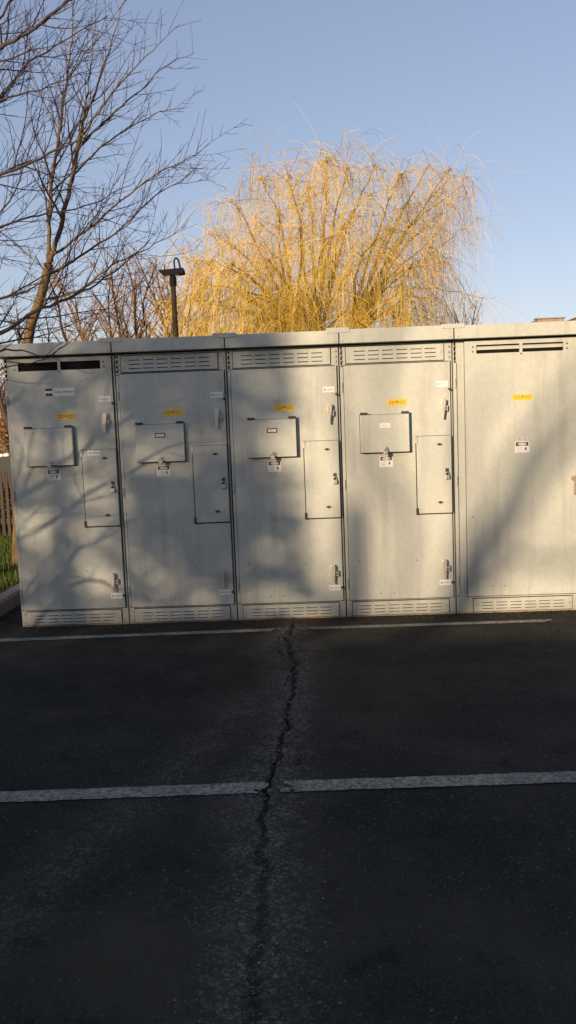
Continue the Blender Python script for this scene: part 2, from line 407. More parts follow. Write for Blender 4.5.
        text('lettering', 'Cutler-Hammer', .027, .513, FY-.0026, 2.054, 'ink', pl, 1)

# padlocks: things of their own
def padlock(x, z, y, label, group):
    b = MB(); pts = []
    root = empty('padlock', (x, y, z), label, 'padlock', group)
    b.box(-.018, .018, -.010, .010, -.042, -.006); b.build('lock_body', 'brass', root, bevel=.004)
    s = MB(); s.tube([(-.012, 0, -.0065)]+[(-.012*math.cos(k*math.pi/8), 0, .008+.012*math.sin(k*math.pi/8)) for k in range(9)]+[(.012, 0, -.0065)], .0035, 8)
    s.build('shackle', 'steel', root, smooth=True)
order = ['leftmost', 'second', 'third', 'fourth']
for i in range(4):
    dz = (0, 0, .005, .012)[i]
    padlock(i*W+.894, 1.218+dz, FY-.034, 'small steel padlock on the narrow side hatch of the %s cabinet from the left' % order[i] if i else 'small steel padlock on the narrow side hatch of the leftmost cabinet', 'padlocks on the cabinet hatches')
    padlock(i*W+.370, 1.447+dz, FY-.080, ('small padlock under the square box lid of the %s cabinet from the left' % order[i]) if i else 'small padlock under the square box lid of the leftmost cabinet', 'padlocks on the box lids')

# ------------------------------------------------------------------ asphalt
CP = [(1.7, 2.40), (-.26, 2.41), (-.65, 2.375), (-1.02, 2.40), (-1.4, 2.445), (-1.78, 2.445), (-2.2, 2.43), (-2.55, 2.415), (-3.13, 2.374), (-3.49, 2.345), (-3.9, 2.343), (-4.3, 2.365), (-4.66, 2.38), (-5.05, 2.375), (-6, 2.42), (-8, 2.3), (-10, 2.5), (-30, 2.5)]
def crack_x(y):
    for (a, xa), (b, xb) in zip(CP, CP[1:]):
        if y <= a and y >= b:
            t = (a-y)/(a-b); t = t*t*(3-2*t); return xa+(xb-xa)*t
    return 2.4
def frange(a, b, s):
    n = max(1, round((b-a)/s)); return [a+(b-a)*k/n for k in range(n)]
KX = -.36
xs = frange(KX, 1.7, .12)+frange(1.7, 2.1, .02)+frange(2.1, 2.72, .0085)+frange(2.72, 3.1, .02)+frange(3.1, 5, .12)+frange(5, 18, 1.3)+[18]
ys = frange(-34, -8, 2)+frange(-8, -5.4, .1)+frange(-5.4, -.02, .0145)+frange(-.02, 1.9, .2)+[1.9]
vs = []; ca = []; da = []
for y in ys:
    cxp = crack_x(y)
    for x in xs:
        jag = .034*noise.noise(Vector((3.1, y*7, 0)))+.018*noise.noise(Vector((9.1, y*24, 0)))
        dx = x-cxp-jag
        nn = noise.noise(Vector((x*28, y*20, 1.5)))
        wdt = .017+.006*noise.noise(Vector((0, y*3.5, 4)))
        wide = max(0, min(1, (-y-3.55)/.9))
        wdt = wdt*(1+.9*wide)+(.012 if y > -1.6 else 0)
        c = max(0.0, 1-abs(dx)/max(wdt, .005)) if abs(dx) < .3 else 0.0
        c = min(1, c*2.0)
        c *= (.8+.5*nn)-.42*wide*(.7+nn) if (wide > 0 or y > -1.5) else 1
        c = max(0, min(1, c))
        spread = .16+.11*noise.noise(Vector((1, y*1.3, 0)))
        if -1.9 < y < -.2:
            d2 = dx+.055+.03*math.sin(y*5)+.02*noise.noise(Vector((8, y*18, 0)))
            c = max(c, min(1, max(0, 1-abs(d2)/.012)*1.6)*(.5+noise.noise(Vector((2, y*6, 3)))))
        sb = dx-.10-.05*math.sin(y*3.1)-.03*noise.noise(Vector((5, y*15, 0)))
        if y < -2.6: c = max(c, min(1, max(0, 1-abs(sb)/.007)*1.5)*max(0, noise.noise(Vector((7, y*2.4, 3)))*1.6))
        d = math.exp(-(dx/max(spread, .05))**2)
        # faint pale trail leaving the crack to the near left
        tx = 2.22+.34*(y+2.2) if y < -1.9 else 9
        d = max(d, .46*math.exp(-((x-tx)/.17)**2)) if y < -1.9 else d
        da.append(d); ca.append(c)
        bumpz = .004*noise.noise(Vector((x*45, y*45, 0)))*d
        vs.append((x, y, bumpz - (.018-.008*wide)*c))
nx = len(xs)
fs = [(j*nx+i, j*nx+i+1, (j+1)*nx+i+1, (j+1)*nx+i) for j in range(len(ys)-1) for i in range(nx-1)]
me = bpy.data.meshes.new('asphalt'); me.from_pydata(vs, [], fs)
me.attributes.new('crack', 'FLOAT', 'POINT').data.foreach_set('value', ca)
me.attributes.new('dust', 'FLOAT', 'POINT').data.foreach_set('value', da)
me.polygons.foreach_set('use_smooth', [True]*len(fs)); me.update()
def attr(t, n):
    a = t.nodes.new('ShaderNodeAttribute'); a.attribute_name = n; return a.outputs['Fac']
def mul(t, a, b, op='MULTIPLY'):
    m = t.nodes.new('ShaderNodeMath'); m.operation = op; m.use_clamp = True
    for k, v in ((0, a), (1, b)):
        if isinstance(v, (int, float)): m.inputs[k].default_value = v
        else: t.links.new(v, m.inputs[k])
    return m.outputs[0]
def speck(t, scale, lo, hi):
    tc = t.nodes.new('ShaderNodeTexCoord'); v = t.nodes.new('ShaderNodeTexVoronoi'); v.inputs['Scale'].default_value = scale
    t.links.new(tc.outputs['Object'], v.inputs['Vector'])
    s = t.nodes.new('ShaderNodeSeparateColor'); t.links.new(v.outputs['Color'], s.inputs[0])
    return ramp(t, s.outputs[0], [(lo, 0), (hi, 1)])
def asphalt_color(t):
    base = ramp(t, nz(t, .9, 6, .65), [(.3, (.018, .0185, .0155)), (.7, (.042, .041, .033))])
    band = ramp(t, nz(t, 3, 5, .7, 'Object', (.35, 2.2, 1)), [(.45, 0), (.8, .5)])
    base = mix(t, band, base, (.036, .036, .034))
    base = mix(t, ramp(t, nz(t, 70, 5, .8), [(.42, .75), (.62, 0)]), base, (.008, .0085, .0075))
    base = mix(t, mul(t, ramp(t, nz(t, 2.3, 6, .75), [(.5, 0), (.72, .8)]), ramp(t, nz(t, 45, 4, .8), [(.45, 0), (.65, 1)])), base, (.085, .082, .070))
    base = mix(t, mul(t, speck(t, 190, .80, .99), .5), base, (.075, .075, .072))
    base = mix(t, mul(t, speck(t, 120, .985, .999), .6), base, (.17, .165, .16))
    return base
def asphalt_mat():
    m, t, b = newmat('sealed_asphalt', .95, 0, .12)
    c = asphalt_color(t)
    c = mix(t, ramp(t, nz(t, .55, 4, .6), [(.48, 0), (.66, .6)]), c, (.060, .053, .036))
    c = mix(t, ramp(t, nz(t, 3.5, 5, .7), [(.56, 0), (.70, .7)]), c, (.010, .010, .009))
    d = mul(t, attr(t, 'dust'), ramp(t, nz(t, 9, 6, .8), [(.38, .15), (.68, 1)]))
    c = mix(t, mul(t, d, .6), c, (.072, .064, .055))
    c = mix(t, mul(t, mul(t, d, 1.6), ramp(t, nz(t, 38, 5, .8), [(.48, 0), (.64, .8)])), c, (.125, .112, .095))
    c = mix(t, mul(t, d, mul(t, speck(t, 85, .62, .9), .9)), c, (.22, .20, .18))
    c = mix(t, attr(t, 'crack'), c, (.009, .0088, .008))
    # brown leaf litter and soil against the cabinets
    tc = t.nodes.new('ShaderNodeTexCoord'); sp = t.nodes.new('ShaderNodeSeparateXYZ'); t.links.new(tc.outputs['Object'], sp.inputs[0])
    near = ramp(t, mul(t, sp.outputs[1], .9, 'ADD'), [(.55, 0), (.9, 1)])
    c = mix(t, mul(t, near, ramp(t, nz(t, 8, 5, .75), [(.5, 0), (.75, .6)])), c, (.12, .085, .05))
    t.links.new(c, b.inputs['Base Color'])
    bump(t, b, nz(t, 150, 3, .7), .55, .004)
    return m
me.materials.append(asphalt_mat())
o = bpy.data.objects.new('parking_lot', me); COL.objects.link(o); o['kind'] = 'structure'
def line_mat():
    m, t, b = newmat('worn_line_paint', .8, 0, .2)
    wear = nz(t, 55, 6, .75); w2 = nz(t, 6, 5, .7)
    f = mul(t, ramp(t, wear, [(.44, 1), (.60, 0)]), ramp(t, w2, [(.32, 1), (.66, .45)]))
    inv = mul(t, 1.0, f, 'SUBTRACT')
    c = mix(t, mul(t, inv, .85), (.36, .345, .285), asphalt_color(t))
    t.links.new(c, b.inputs['Base Color']); bump(t, b, wear, .4, .003); return m
M['line'] = line_mat()
def painted(p0, p1, wd, name, z=.005, wear0=0, wear1=0):
    L = math.hypot(p1[0]-p0[0], p1[1]-p0[1]); n = int(L/.016); K = 8; b = MB(); v = []; rnd = random.Random(int(p0[0]*100)+int(p0[1]*10))
    d = Vector((p1[0]-p0[0], p1[1]-p0[1])); nrm = Vector((-d.y, d.x)).normalized()
    for i in range(n+1):
        q = Vector(p0)+d*i/n
        lo, hi = [s_*wd/2*(1+.08*noise.noise(Vector((q.x*9, s_*5, p0[1]))) + .09*noise.noise(Vector((q.x*45, s_*5, p0[1])))) for s_ in (-1, 1)]
        for k in range(K+1):
            r = q+nrm*(lo+(hi-lo)*k/K); v.append((r.x, r.y, z))
    keep = []
    for i in range(n):
        dist0 = L*i/n; dist1 = L-dist0; e = 0
        if wear0: e = max(e, 1-dist0/wear0)
        if wear1: e = max(e, 1-dist1/wear1)
        for k in range(K):
            if e > 0 and .5+.9*noise.noise(Vector((i*.21, k*.34, p0[1]*3)))+.25*(rnd.random()-.5) < e*1.05: continue
            a = i*(K+1)+k; keep.append((a, a+K+1, a+K+2, a+1))
    b.add(v, keep); o = b.build(name, 'line'); o['kind'] = 'structure'; return o
painted((-.35, -.475), (2.36, -.385), .095, 'parking_line', wear1=.22); painted((2.44, -.385), (4.64, -.365), .085, 'parking_line', wear0=.22, wear1=.2)
painted((-.35, -3.535), (2.35, -3.465), .120, 'parking_line', wear1=.11); painted((2.36, -3.463), (7.5, -3.37), .120, 'parking_line', wear0=.11)
painted((-.35, -6.58), (7.5, -6.42), .125, 'parking_line')

# crumbs of broken asphalt and grit along the crack
b = MB()
for k in range(2600):
    y = -.15-5.2*random.random()**.8; wide = .5+max(0, min(1, (-y-3.3)/1.2))
    x = crack_x(y)+random.gauss(0, .075*wide+.015)
    s = random.uniform(.0018, .005)*(1.6 if random.random() < .08 else 1)
    z = s*.4
    ph = random.random()*6.3
    pv = [(x+s*math.cos(ph+a), y+s*math.sin(ph+a)*random.uniform(.7, 1), z-s*.3) for a in (0, 1.3, 2.6, 3.9, 5.1)]+[(x+random.uniform(-s, s)*.4, y, z+s*random.uniform(.4, .8))]
    b.add(pv, [(0, 1, 5), (1, 2, 5), (2, 3, 5), (3, 4, 5), (4, 0, 5)], 0 if random.random() < .6 else 1)
M['grit'] = simple('pale_grit', (.10, .09, .08), (.19, .17, .15), 60, .9); M['grit_dark'] = simple('dark_grit', (.03, .03, .03), (.07, .065, .06), 60, .9)
tag(b.build('asphalt_crumbs', ['grit', 'grit_dark']), 'loose crumbs of broken asphalt strewn along the crack', 'gravel', kind='stuff')
# dry leaf litter at the foot of the cabinets
b = MB()
for k in range(4200):
    x = random.uniform(-.3, 5.0) if random.random() < .6 else random.gauss(2.4, .16)
    y = -.03-abs(random.gauss(0, .10)) if random.random() < .8 else -random.uniform(.05, 1.5)**1
    if y < -.5 : x = crack_x(y)+random.gauss(0, .07)
    s = random.uniform(.004, .012); a = random.random()*6.3; z = random.uniform(.006, .014)
    u = Vector((math.cos(a), math.sin(a), random.uniform(-.3, .3)))*s; v_ = Vector((-math.sin(a), math.cos(a), random.uniform(-.3, .3)))*s*.5
    c = Vector((x, y, z)); b.add([tuple(c-u), tuple(c+v_), tuple(c+u), tuple(c-v_)], [(0, 1, 2, 3)])
M['litter'] = leaf_mat('dull_leaf_litter', (.05, .032, .018), (.10, .062, .034), (.16, .11, .065))
tag(b.build('leaf_litter', 'litter'), 'brown leaf litter and bark crumbs against the cabinet feet', 'leaf litter', kind='stuff')

# ------------------------------------------------------------------ lawn, kerb
b = MB(); b.add([(-900, -900, -.02), (900, -900, -.02), (900, 1500, -.02), (-900, 1500, -.02)], [(0, 1, 2, 3)])
b.build('ground', 'lawn')['kind'] = 'structure'
b = MB(); n = 60
vs = []; fs = []
gx = frange(-14, KX-.15, .35)+[KX-.15]; gy = frange(-12, 7, .35)+frange(7, 60, 3)+[60]
for y in gy:
    for x in gx: vs.append((x, y, .125+.03*noise.noise(Vector((x*.8, y*.8, 0)))*(min(1, (KX-.15-x)/.5))))
m_ = len(gx); fs = [(j*m_+i, j*m_+i+1, (j+1)*m_+i+1, (j+1)*m_+i) for j in range(len(gy)-1) for i in range(m_-1)]
b.add(vs, fs); b.build('lawn', 'lawn', smooth=True)['kind'] = 'structure'
b = MB()
yy = -12.0
while yy < 9:      # kerb stones
    L = 1.2
    b.prism([(KX-.15, -.05), (KX-.002, -.05), (KX-.002, .115), (KX-.02, .14), (KX-.15, .14)], 'y', yy, yy+L-.008)
    yy += L
b.build('kerb', 'concrete', bevel=.008)['kind'] = 'structure'
# grass
b = MB()
for k in range(16000):
    y = random.uniform(-1.0, 7.5)**1; x = KX-.17-abs(random.gauss(0, 1.3))
    z = .12; h = random.uniform(.04, .13); a = random.random()*6.3; wv = .004+.003*random.random()
    dx, dy = math.cos(a)*wv, math.sin(a)*wv; lx, ly = random.gauss(0, .03), random.gauss(0, .03)
    b.add([(x-dx, y-dy, z), (x+dx, y+dy, z), (x+dx*.7+lx*.4, y+dy*.7+ly*.4, z+h*.6), (x-dx*.7+lx*.4, y-dy*.7+ly*.4, z+h*.6), (x+lx, y+ly, z+h)], [(0, 1, 2, 3), (3, 2, 4)])
tag(b.build('grass', 'grassblade'), 'short green grass between the kerb and the picket fence', 'grass', kind='stuff')
# picket fence
fr = empty('picket_fence', (0, 5.2, .12), 'dark weathered wooden picket fence on the grass behind the leftmost cabinet', 'fence')
b = MB()
x = -9.0
while x < 16:
    h = 1.03+random.uniform(-.02, .02)
    b.prism([(x, .06), (x+.045, .06), (x+.045, h-.04), (x+.022, h), (x, h-.04)], 'y', -.012, .006)
    x += .082
b.build('pickets', 'wood', fr)
for z in (.28, .82):
    b = MB(); b.box(-9, 16, .0065, .045, z-.045, z+.045); b.build('rail', 'wood', fr)
x = -8.4
while x < 16:
    b = MB(); b.prism([(x, 0), (x+.1, 0), (x+.1, 1.06), (x+.05, 1.1), (x, 1.06)], 'y', .046, .14); b.build('post', 'wood', fr); x += 2.3

random.seed(90); b = MB()  # leaf mass added to darken what shows between the pickets
for k in range(16000):
    x = random.uniform(-6, 1.5); y = 6.1+random.uniform(-.35, .35); z = .12+.80*random.random()**.8+.05*math.sin(x*4)
    p = Vector((x, y, z)); u = Vector((random.gauss(0, 1), random.gauss(0, 1), random.gauss(0, 1))).normalized(); v = u.cross(Vector((random.gauss(0, 1), random.gauss(0, 1), random.gauss(0, 1)))).normalized(); q = random.uniform(.02, .045)
    b.add([tuple(p-u*q), tuple(p+v*q*.5), tuple(p+u*q), tuple(p-v*q*.5)], [(0, 1, 2, 3)])
tag(b.build('backing', 'evergreen'), 'added low dark leafy hedge showing between the fence pickets', 'backing')
# ------------------------------------------------------------------ trees
TREE_WORLD = True
def rvec(): return Vector((random.gauss(0, 1), random.gauss(0, 1), random.gauss(0, 1))).normalized()
def smooth_line(pts, rad, seg=4, jit=0.0):
    """Catmull-Rom through points"""
    P = [Vector(p) for p in pts]; out = []; ro = []
    for i in range(len(P)-1):
        p0 = P[max(i-1, 0)]; p1 = P[i]; p2 = P[i+1]; p3 = P[min(i+2, len(P)-1)]
        for k in range(seg):
            t = k/seg
            q = .5*((2*p1)+(p2-p0)*t+(2*p0-5*p1+4*p2-p3)*t*t+(3*p1-p0-3*p2+p3)*t**3)
            out.append(q+rvec()*jit); ro.append(rad[i]+(rad[i+1]-rad[i])*t)
    out.append(P[-1]); ro.append(rad[-1]); return out, ro
def sprout(b, pts, rad, level, maxlevel, rate, lenf, rmin, up=.25, mi=0, tmin=.15, ang=(25, 55), bias=None, mesh2=None, sides=3):
    """grow side branches from a polyline"""
    L = sum((pts[i+1]-pts[i]).length for i in range(len(pts)-1))
    n = max(1, int(rate*L*random.uniform(.8, 1.2)))
    if level == maxlevel: return
    for k in range(n):
        t = tmin+(1-tmin)*(k+random.random())/n
        fi = t*(len(pts)-1); i = min(int(fi), len(pts)-2); u = fi-i
        p = pts[i].lerp(pts[i+1], u); r = (rad[i]*(1-u)+rad[i+1]*u)
        d = (pts[i+1]-pts[i]).normalized()
        side = d.cross(rvec()).normalized(); a = R(random.uniform(*ang))
        nd = (d*math.cos(a)+side*math.sin(a)+Vector((0, 0, up))*random.random())
        if bias: nd += bias*random.random()
        nd.normalize()
        ll = lenf*L*(1-.55*t)*random.uniform(.55, 1.15)
        rr = max(rmin, min(r*.62, ll*.012+rmin))
        if ll < .10: continue
        m = max(3, min(7, int(ll/.12))); q = p.copy(); P_ = [q.copy()]; dd = nd.copy()
        for s in range(m):
            dd = (dd+rvec()*.16+Vector((0, 0, up*.12))).normalized(); q = q+dd*ll/m
            wq = q
            if TREE_WORLD and -.1 < wq.x < 5.1 and -.18 < wq.y < 1.7 and wq.z < 2.58: break
            P_.append(q.copy())
        if len(P_) < 3: continue
        Rr = [rr+(rmin*.55-rr)*(s/m)**.8 for s in range(len(P_))]
        b.tube(P_, Rr, sides if rr < .02 else 5, mi, cap=False)
        sprout(b, P_, Rr, level+1, maxlevel, rate*1.35, lenf*.95, rmin, up, mi, .12, ang, None, None, sides)

def traced_tree(name, label, cat, trunk, limbs, barkm, twigm, group=None, rate=3.2, rmin=.0028, lenf=.5, levels=3):
    base = Vector(trunk[0][:3])
    root = empty(name, (0, 0, 0), label, cat, group)
    root.location = base
    T = MB(); C = MB()
    pts, rad = smooth_line([p[:3] for p in trunk], [p[3] for p in trunk], 4, .004)
    T.tube(pts, rad, 10)
    for ln in limbs:
        pts, rad = smooth_line([p[:3] for p in ln], [p[3]*.78 for p in ln], 5, .012)
        T.tube(pts, rad, 6)
        low = ln[-1][1] < -.2
        sprout(C, pts, rad, 0, 1 if low else levels, .9 if low else rate, .3 if low else lenf, rmin)
    tr = T.build('trunk', barkm, root, smooth=True); cr = C.build('crown', twigm, root)
    for o in (tr, cr): o.data.transform(Matrix.Translation(-base))
    return root
def px(points, Y0, dY=0):
    """(px, py, dY, radius) along a limb standing at depth Y0"""
    out = []
    for (a, c, dy, r) in points:
        p = at(a, c, Y0+dy); out.append((p.x, p.y, p.z, r))
    return out
# young tree whose trunk rises behind the leftmost cabinet
YA = 2.6
g0 = at(28, 342, YA); 
trunkA = [(g0.x-.28, YA-.05, .1, .085), (g0.x-.2, YA, 1.2, .07)] + px([(28, 342, 0, .058), (40, 300, .05, .054), (49, 264, .1, .050)], YA)
limbsA = [
 px([(49, 264, .1, .036), (49, 222, .2, .032), (51, 182, .3, .029), (59, 135, .35, .024), (66, 84, .3, .016), (72, 40, .3, .010), (74, -10, .3, .006)], YA),
 px([(50, 262, .1, .042), (60, 228, .0, .038), (70, 186, -.1, .034), (78, 148, -.15, .030), (83, 122, -.2, .026), (97, 86, -.3, .016), (112, 42, -.4, .009), (124, 2, -.4, .005)], YA),
 px([(80, 140, -.15, .020), (98, 112, -.3, .016), (124, 80, -.5, .011), (152, 50, -.7, .006), (180, 24, -.8, .003)], YA),
 px([(79, 146, -.15, .018), (104, 122, 0, .014), (135, 95, .1, .010), (165, 66, .2, .006), (194, 53, .3, .003)], YA),
 px([(72, 176, -.1, .016), (98, 150, .2, .012), (130, 128, .5, .009), (160, 112, .8, .006), (184, 108, .9, .003)], YA),
 px([(82, 126, -.2, .015), (88, 90, 0, .011), (92, 50, .2, .008), (97, 0, .3, .004)], YA),
 px([(66, 84, .3, .011), (84, 55, .5, .008), (104, 30, .6, .005), (128, -5, .7, .003)], YA),
 px([(60, 130, .35, .012), (42, 100, .5, .008), (30, 62, .6, .006), (25, 20, .7, .004)], YA),
 px([(52, 255, .1, .024), (80, 236, -.2, .019), (115, 206, -.5, .014), (150, 178, -.9, .009), (178, 163, -1.2, .006), (202, 150, -1.4, .003)], YA),
 px([(47, 276, .1, .022), (80, 256, .3, .017), (116, 232, .5, .013), (156, 196, .6, .009), (180, 184, .7, .005), (204, 180, .8, .003)], YA),
 px([(40, 300, .05, .020), (78, 290, -.2, .015), (112, 266, -.4, .011), (148, 248, -.5, .007), (186, 226, -.5, .003)], YA),
 px([(47, 276, .1, .014), (30, 290, .2, .012), (8, 298, .3, .010), (-20, 305, .4, .007)], YA),
 px([(38, 305, .05, .012), (60, 270, .4, .010), (85, 225, .7, .007), (100, 200, .8, .004)], YA)]
traced_tree('bare_tree', 'bare young tree with forked tan trunk rising behind the leftmost cabinet', 'tree', trunkA, limbsA, 'barkA', 'twigA', rate=7.6, levels=3, rmin=.0029, lenf=.42)
# second tree, its trunk outside the frame on the left, dark limbs reaching in
YB = 1.2
gB = at(-70, 340, YB)
trunkB = [(gB.x-.25, YB, .1, .13), (gB.x-.15, YB, 1.3, .11)]+px([(-70, 340, 0, .10), (-68, 240, 0, .085), (-62, 140, 0, .065), (-50, 40, 0, .045), (-40, -60, 0, .03)], YB)
limbsB = [
 px([(-64, 150, 0, .035), (-30, 85, -.2, .030), (0, 50, -.4, .025), (35, 27, -.6, .020), (68, 2, -.8, .014), (110, -30, -1, .008)], YB),
 px([(-55, 80, 0, .025), (-20, 40, 0, .018), (0, 20, .1, .014), (12, -2, .2, .011), (30, -40, .2, .008)], YB),
 px([(-66, 180, 0, .030), (-30, 132, .2, .022), (0, 98, .3, .016), (30, 62, .4, .012), (60, 44, .5, .009), (107, 16, .6, .005)], YB),
 px([(-66, 170, 0, .022), (-30, 120, -.3, .015), (0, 101, -.4, .012), (50, 86, -.5, .008), (92, 68, -.6, .004)], YB),
 px([(-68, 240, 0, .035), (-35, 200, -.1, .026), (0, 176, -.2, .020), (40, 158, -.3, .015), (80, 140, -.4, .010), (116, 118, -.5, .005)], YB),
 px([(-68, 260, 0, .028), (-35, 240, .3, .020), (0, 226, .4, .015), (50, 213, .6, .011), (92, 204, .8, .008), (135, 182, 1, .004)], YB),
 px([(-70, 350, 0, .040), (-35, 350, -.3, .032), (0, 334, -.5, .026), (35, 312, -.6, .020), (70, 298, -.5, .015), (105, 278, -.4, .010), (150, 240, -.3, .005)], YB),
 px([(-70, 330, 0, .025), (-30, 308, .2, .018), (0, 298, .3, .014), (28, 286, .4, .010), (60, 262, .5, .006), (90, 226, .6, .003)], YB),
 px([(-70, 300, 0, .022), (-30, 250, .3, .015), (10, 200, .4, .010), (30, 150, .5, .007), (45, 90, .5, .004)], YB),
 px([(-70, 365, 0, .022), (-40, 362, -.9, .016), (-5, 352, -1.5, .011), (22, 350, -1.65, .008), (48, 356, -1.7, .006), (75, 338, -1.75, .003)], YB),
 px([(-70, 372, 0, .018), (-45, 375, -1.0, .012), (-10, 372, -1.55, .008), (12, 366, -1.65, .006), (38, 362, -1.7, .005), (58, 350, -1.7, .003), (75, 330, -1.7, .002)], YB),
 px([(-70, 310, 0, .018), (-30, 318, .5, .014), (5, 322, .7, .010), (40, 330, .9, .007), (85, 318, 1.1, .005), (120, 300, 1.2, .003)], YB)]
traced_tree('bare_tree', 'bare tree standing outside the frame on the left, only its dark violet limbs reaching in', 'tree', trunkB, limbsB, 'barkB', 'twigB', rate=6.6, levels=3, rmin=.0029)

# generic bare tree
TREE_WORLD = False
def bare_tree(name, base, h, spread, r, label, cat, barkm, twigm, group=None, nl=9, levels=3, rate=2.4, rmin=.006, stems=1, first=.2, lenf=.5, up=.3, seed=None):
    if seed is not None: random.seed(seed)
    root = empty(name, base, label, cat, group); T = MB(); C = MB()
    for s in range(stems):
        lean = Vector((random.gauss(0, .10), random.gauss(0, .10), 0))*(2.2 if stems > 1 else 1)
        pts = [Vector((0, 0, -.05))]
        for k in range(1, 7):
            z = h*.85*k/6; pts.append(Vector((lean.x*z+random.gauss(0, .012*h), lean.y*z+random.gauss(0, .012*h), z)))
        rad = [r*(1-.9*(k/6))+.004 for k in range(7)]; rad[0] *= 1.25
        P, Q = smooth_line(pts, rad, 3, 0); T.tube(P, Q, 8)
        for k in range(nl):
            t = first+(1-first)*(k+.5*random.random())/nl; fi = t*(len(P)-1); i = min(int(fi), len(P)-2)
            a = k*2.4+random.random(); out = Vector((math.cos(a), math.sin(a), random.uniform(.7, 1.5))).normalized()
            ll = spread*(1.15-.55*t)*random.uniform(.8, 1.15); q = P[i].copy(); LP = [q.copy()]; d = out
            for s2 in range(5):
                d = (d+rvec()*.13+Vector((0, 0, .07))).normalized(); q = q+d*ll/5; LP.append(q.copy())
            r1 = Q[i]*.6; LR = [r1+(rmin-r1)*(s2/5) for s2 in range(6)]
            T.tube(LP, LR, 6); sprout(C, LP, LR, 0, levels, rate, lenf, rmin, up)
        sprout(C, P[len(P)//2:], Q[len(P)//2:], 0, levels-1, rate, lenf*.7, rmin, up)
    T.build('trunk', barkm, root, smooth=True); C.build('crown', twigm, root); return root

# ---- willow
random.seed(21)
YW = 19.0
wb = at(322, 420, YW); wroot = empty('willow_tree', (wb.x, YW, 0), 'large golden weeping willow rising beyond the middle cabinets', 'tree')
T = MB(); SL = MB()
def W_(a, c, dy): return at(a, c, YW+dy)
forks = [at(318, 345, YW), at(300, 342, YW+.4), at(345, 345, YW-.4)]
T.tube(*smooth_line([(wb.x, YW, -.1), (wb.x-.05, YW, 1.2), tuple(at(320, 372, YW))], [.42, .36, .32], 4), 10)
mains = []
targets = [ # px, py, dY, fork
 (216, 236, .5, 1), (205, 285, -1.5, 1), (236, 205, -1, 1), (262, 182, 1.5, 1), (290, 178, -1.5, 1), (258, 230, 3, 1),
 (326, 166, 0, 0), (308, 190, 2.5, 0), (345, 176, -2.5, 0), (372, 172, 1, 0), (350, 215, 3.2, 0), (300, 230, -3, 0),
 (398, 180, -1, 2), (425, 170, 0, 2), (446, 174, -.5, 2), (405, 205, 2.5, 2), (438, 215, 1.5, 2), (425, 245, -2, 2), (385, 230, -3.2, 2), (440, 262, 1, 2), (235, 265, -2.8, 1), (330, 240, -3.6, 0), (456, 292, -1, 2), (270, 262, -3.4, 1), (360, 262, -3.8, 0), (225, 300, -2.5, 1), (250, 300, -3.8, 1), (200, 262, 1, 1), (300, 290, -4, 0), (400, 285, -3.5, 2), (430, 300, -2.5, 2), (280, 215, -2.5, 1), (415, 262, -3, 2), (188, 300, -1, 1), (200, 322, -2, 1), (215, 262, -2, 1), (300, 315, -4, 0), (350, 312, -4, 0), (250, 325, -3, 1), (395, 318, -3, 2), (225, 328, 2, 1), (440, 322, 1, 2), (457, 190, 0, 2), (458, 232, -1, 2), (450, 180, 1.5, 2)]
root_pt = at(320, 372, YW)
def strand(p, d, L, r, mi, droop=1.0):
    n = 7 if L > .9 else 5
    q = p.copy(); P = [q.copy()]; d = d.copy(); st = L/n; droop *= random.choice((.5, .9, 1.1, 1.15))
    for k in range(n):
        d = (d*(1-.42*droop)+Vector((0, 0, -1))*.46*droop+rvec()*.10).normalized(); q = q+d*st; P.append(q.copy())
        if q.z < .4: break
    SL.tube(P, [r*(1-.5*k/len(P)) for k in range(len(P))], 3, mi, cap=False)
dens = []
for (a, c, dy, fk) in targets:
    e = W_(a, c, dy); f = forks[fk]
    mid = f.lerp(e, .55)+Vector((0, 0, .5))+rvec()*.25
    pts, rad = smooth_line([root_pt, f+rvec()*.1, mid, e, e+(e-mid)*.12+Vector((0, 0, -.1))], ([.12, .075, .03, .011, .007] if a < 455 else [.05, .035, .018, .008, .005]), 5, .05)
    T.tube(pts, rad, 6)
    pale = a > 400
    L0 = len(pts)
    # secondaries
    for k in range(13 if not pale else 9):
        t = .35+.65*(k+random.random())/13 if not pale else .45+.55*random.random()
        i = min(int(t*(L0-1)), L0-2); p = pts[i]; d = (pts[i+1]-pts[i]).normalized()
        sd = (d*.7+d.cross(rvec()).normalized()*.9+Vector((0, 0, .05))).normalized()
        ll = random.uniform(.5, 1.5)*(1-.3*t); q = p.copy(); P2 = [q.copy()]
        for s in range(5):
            sd = (sd+rvec()*.18+Vector((0, 0, -.03))).normalized(); q = q+sd*ll/5; P2.append(q.copy())
        T.tube(P2, [max(.006, min(.03, rad[i]*.4)*(1-.16*s)) for s in range(6)], 4, cap=False)
        for s in range(11 if not pale else 10):
            tt = random.random(); j = min(int(tt*5), 4); pp = P2[j].lerp(P2[j+1], tt*5-j)
            dd = (sd*.5+rvec()*(.45 if pale else .65)+Vector((0, 0, -.1 if pale else .4))).normalized()
            strand(pp, dd, random.uniform(.5, 2.0) if not pale else random.uniform(.9, 2.7), .0052 if not pale else .0045, 1 if (pale and random.random() < .7) else 0, 1 if random.random() < .8 else .35)
    for s in range(30 if not pale else 18):
        tt = random.uniform(.4, 1); j = min(int(tt*(L0-1)), L0-2); pp = pts[j]
        strand(pp, (rvec()*.8+Vector((0, 0, .6))).normalized(), random.uniform(.5, 1.8), .005, 0)
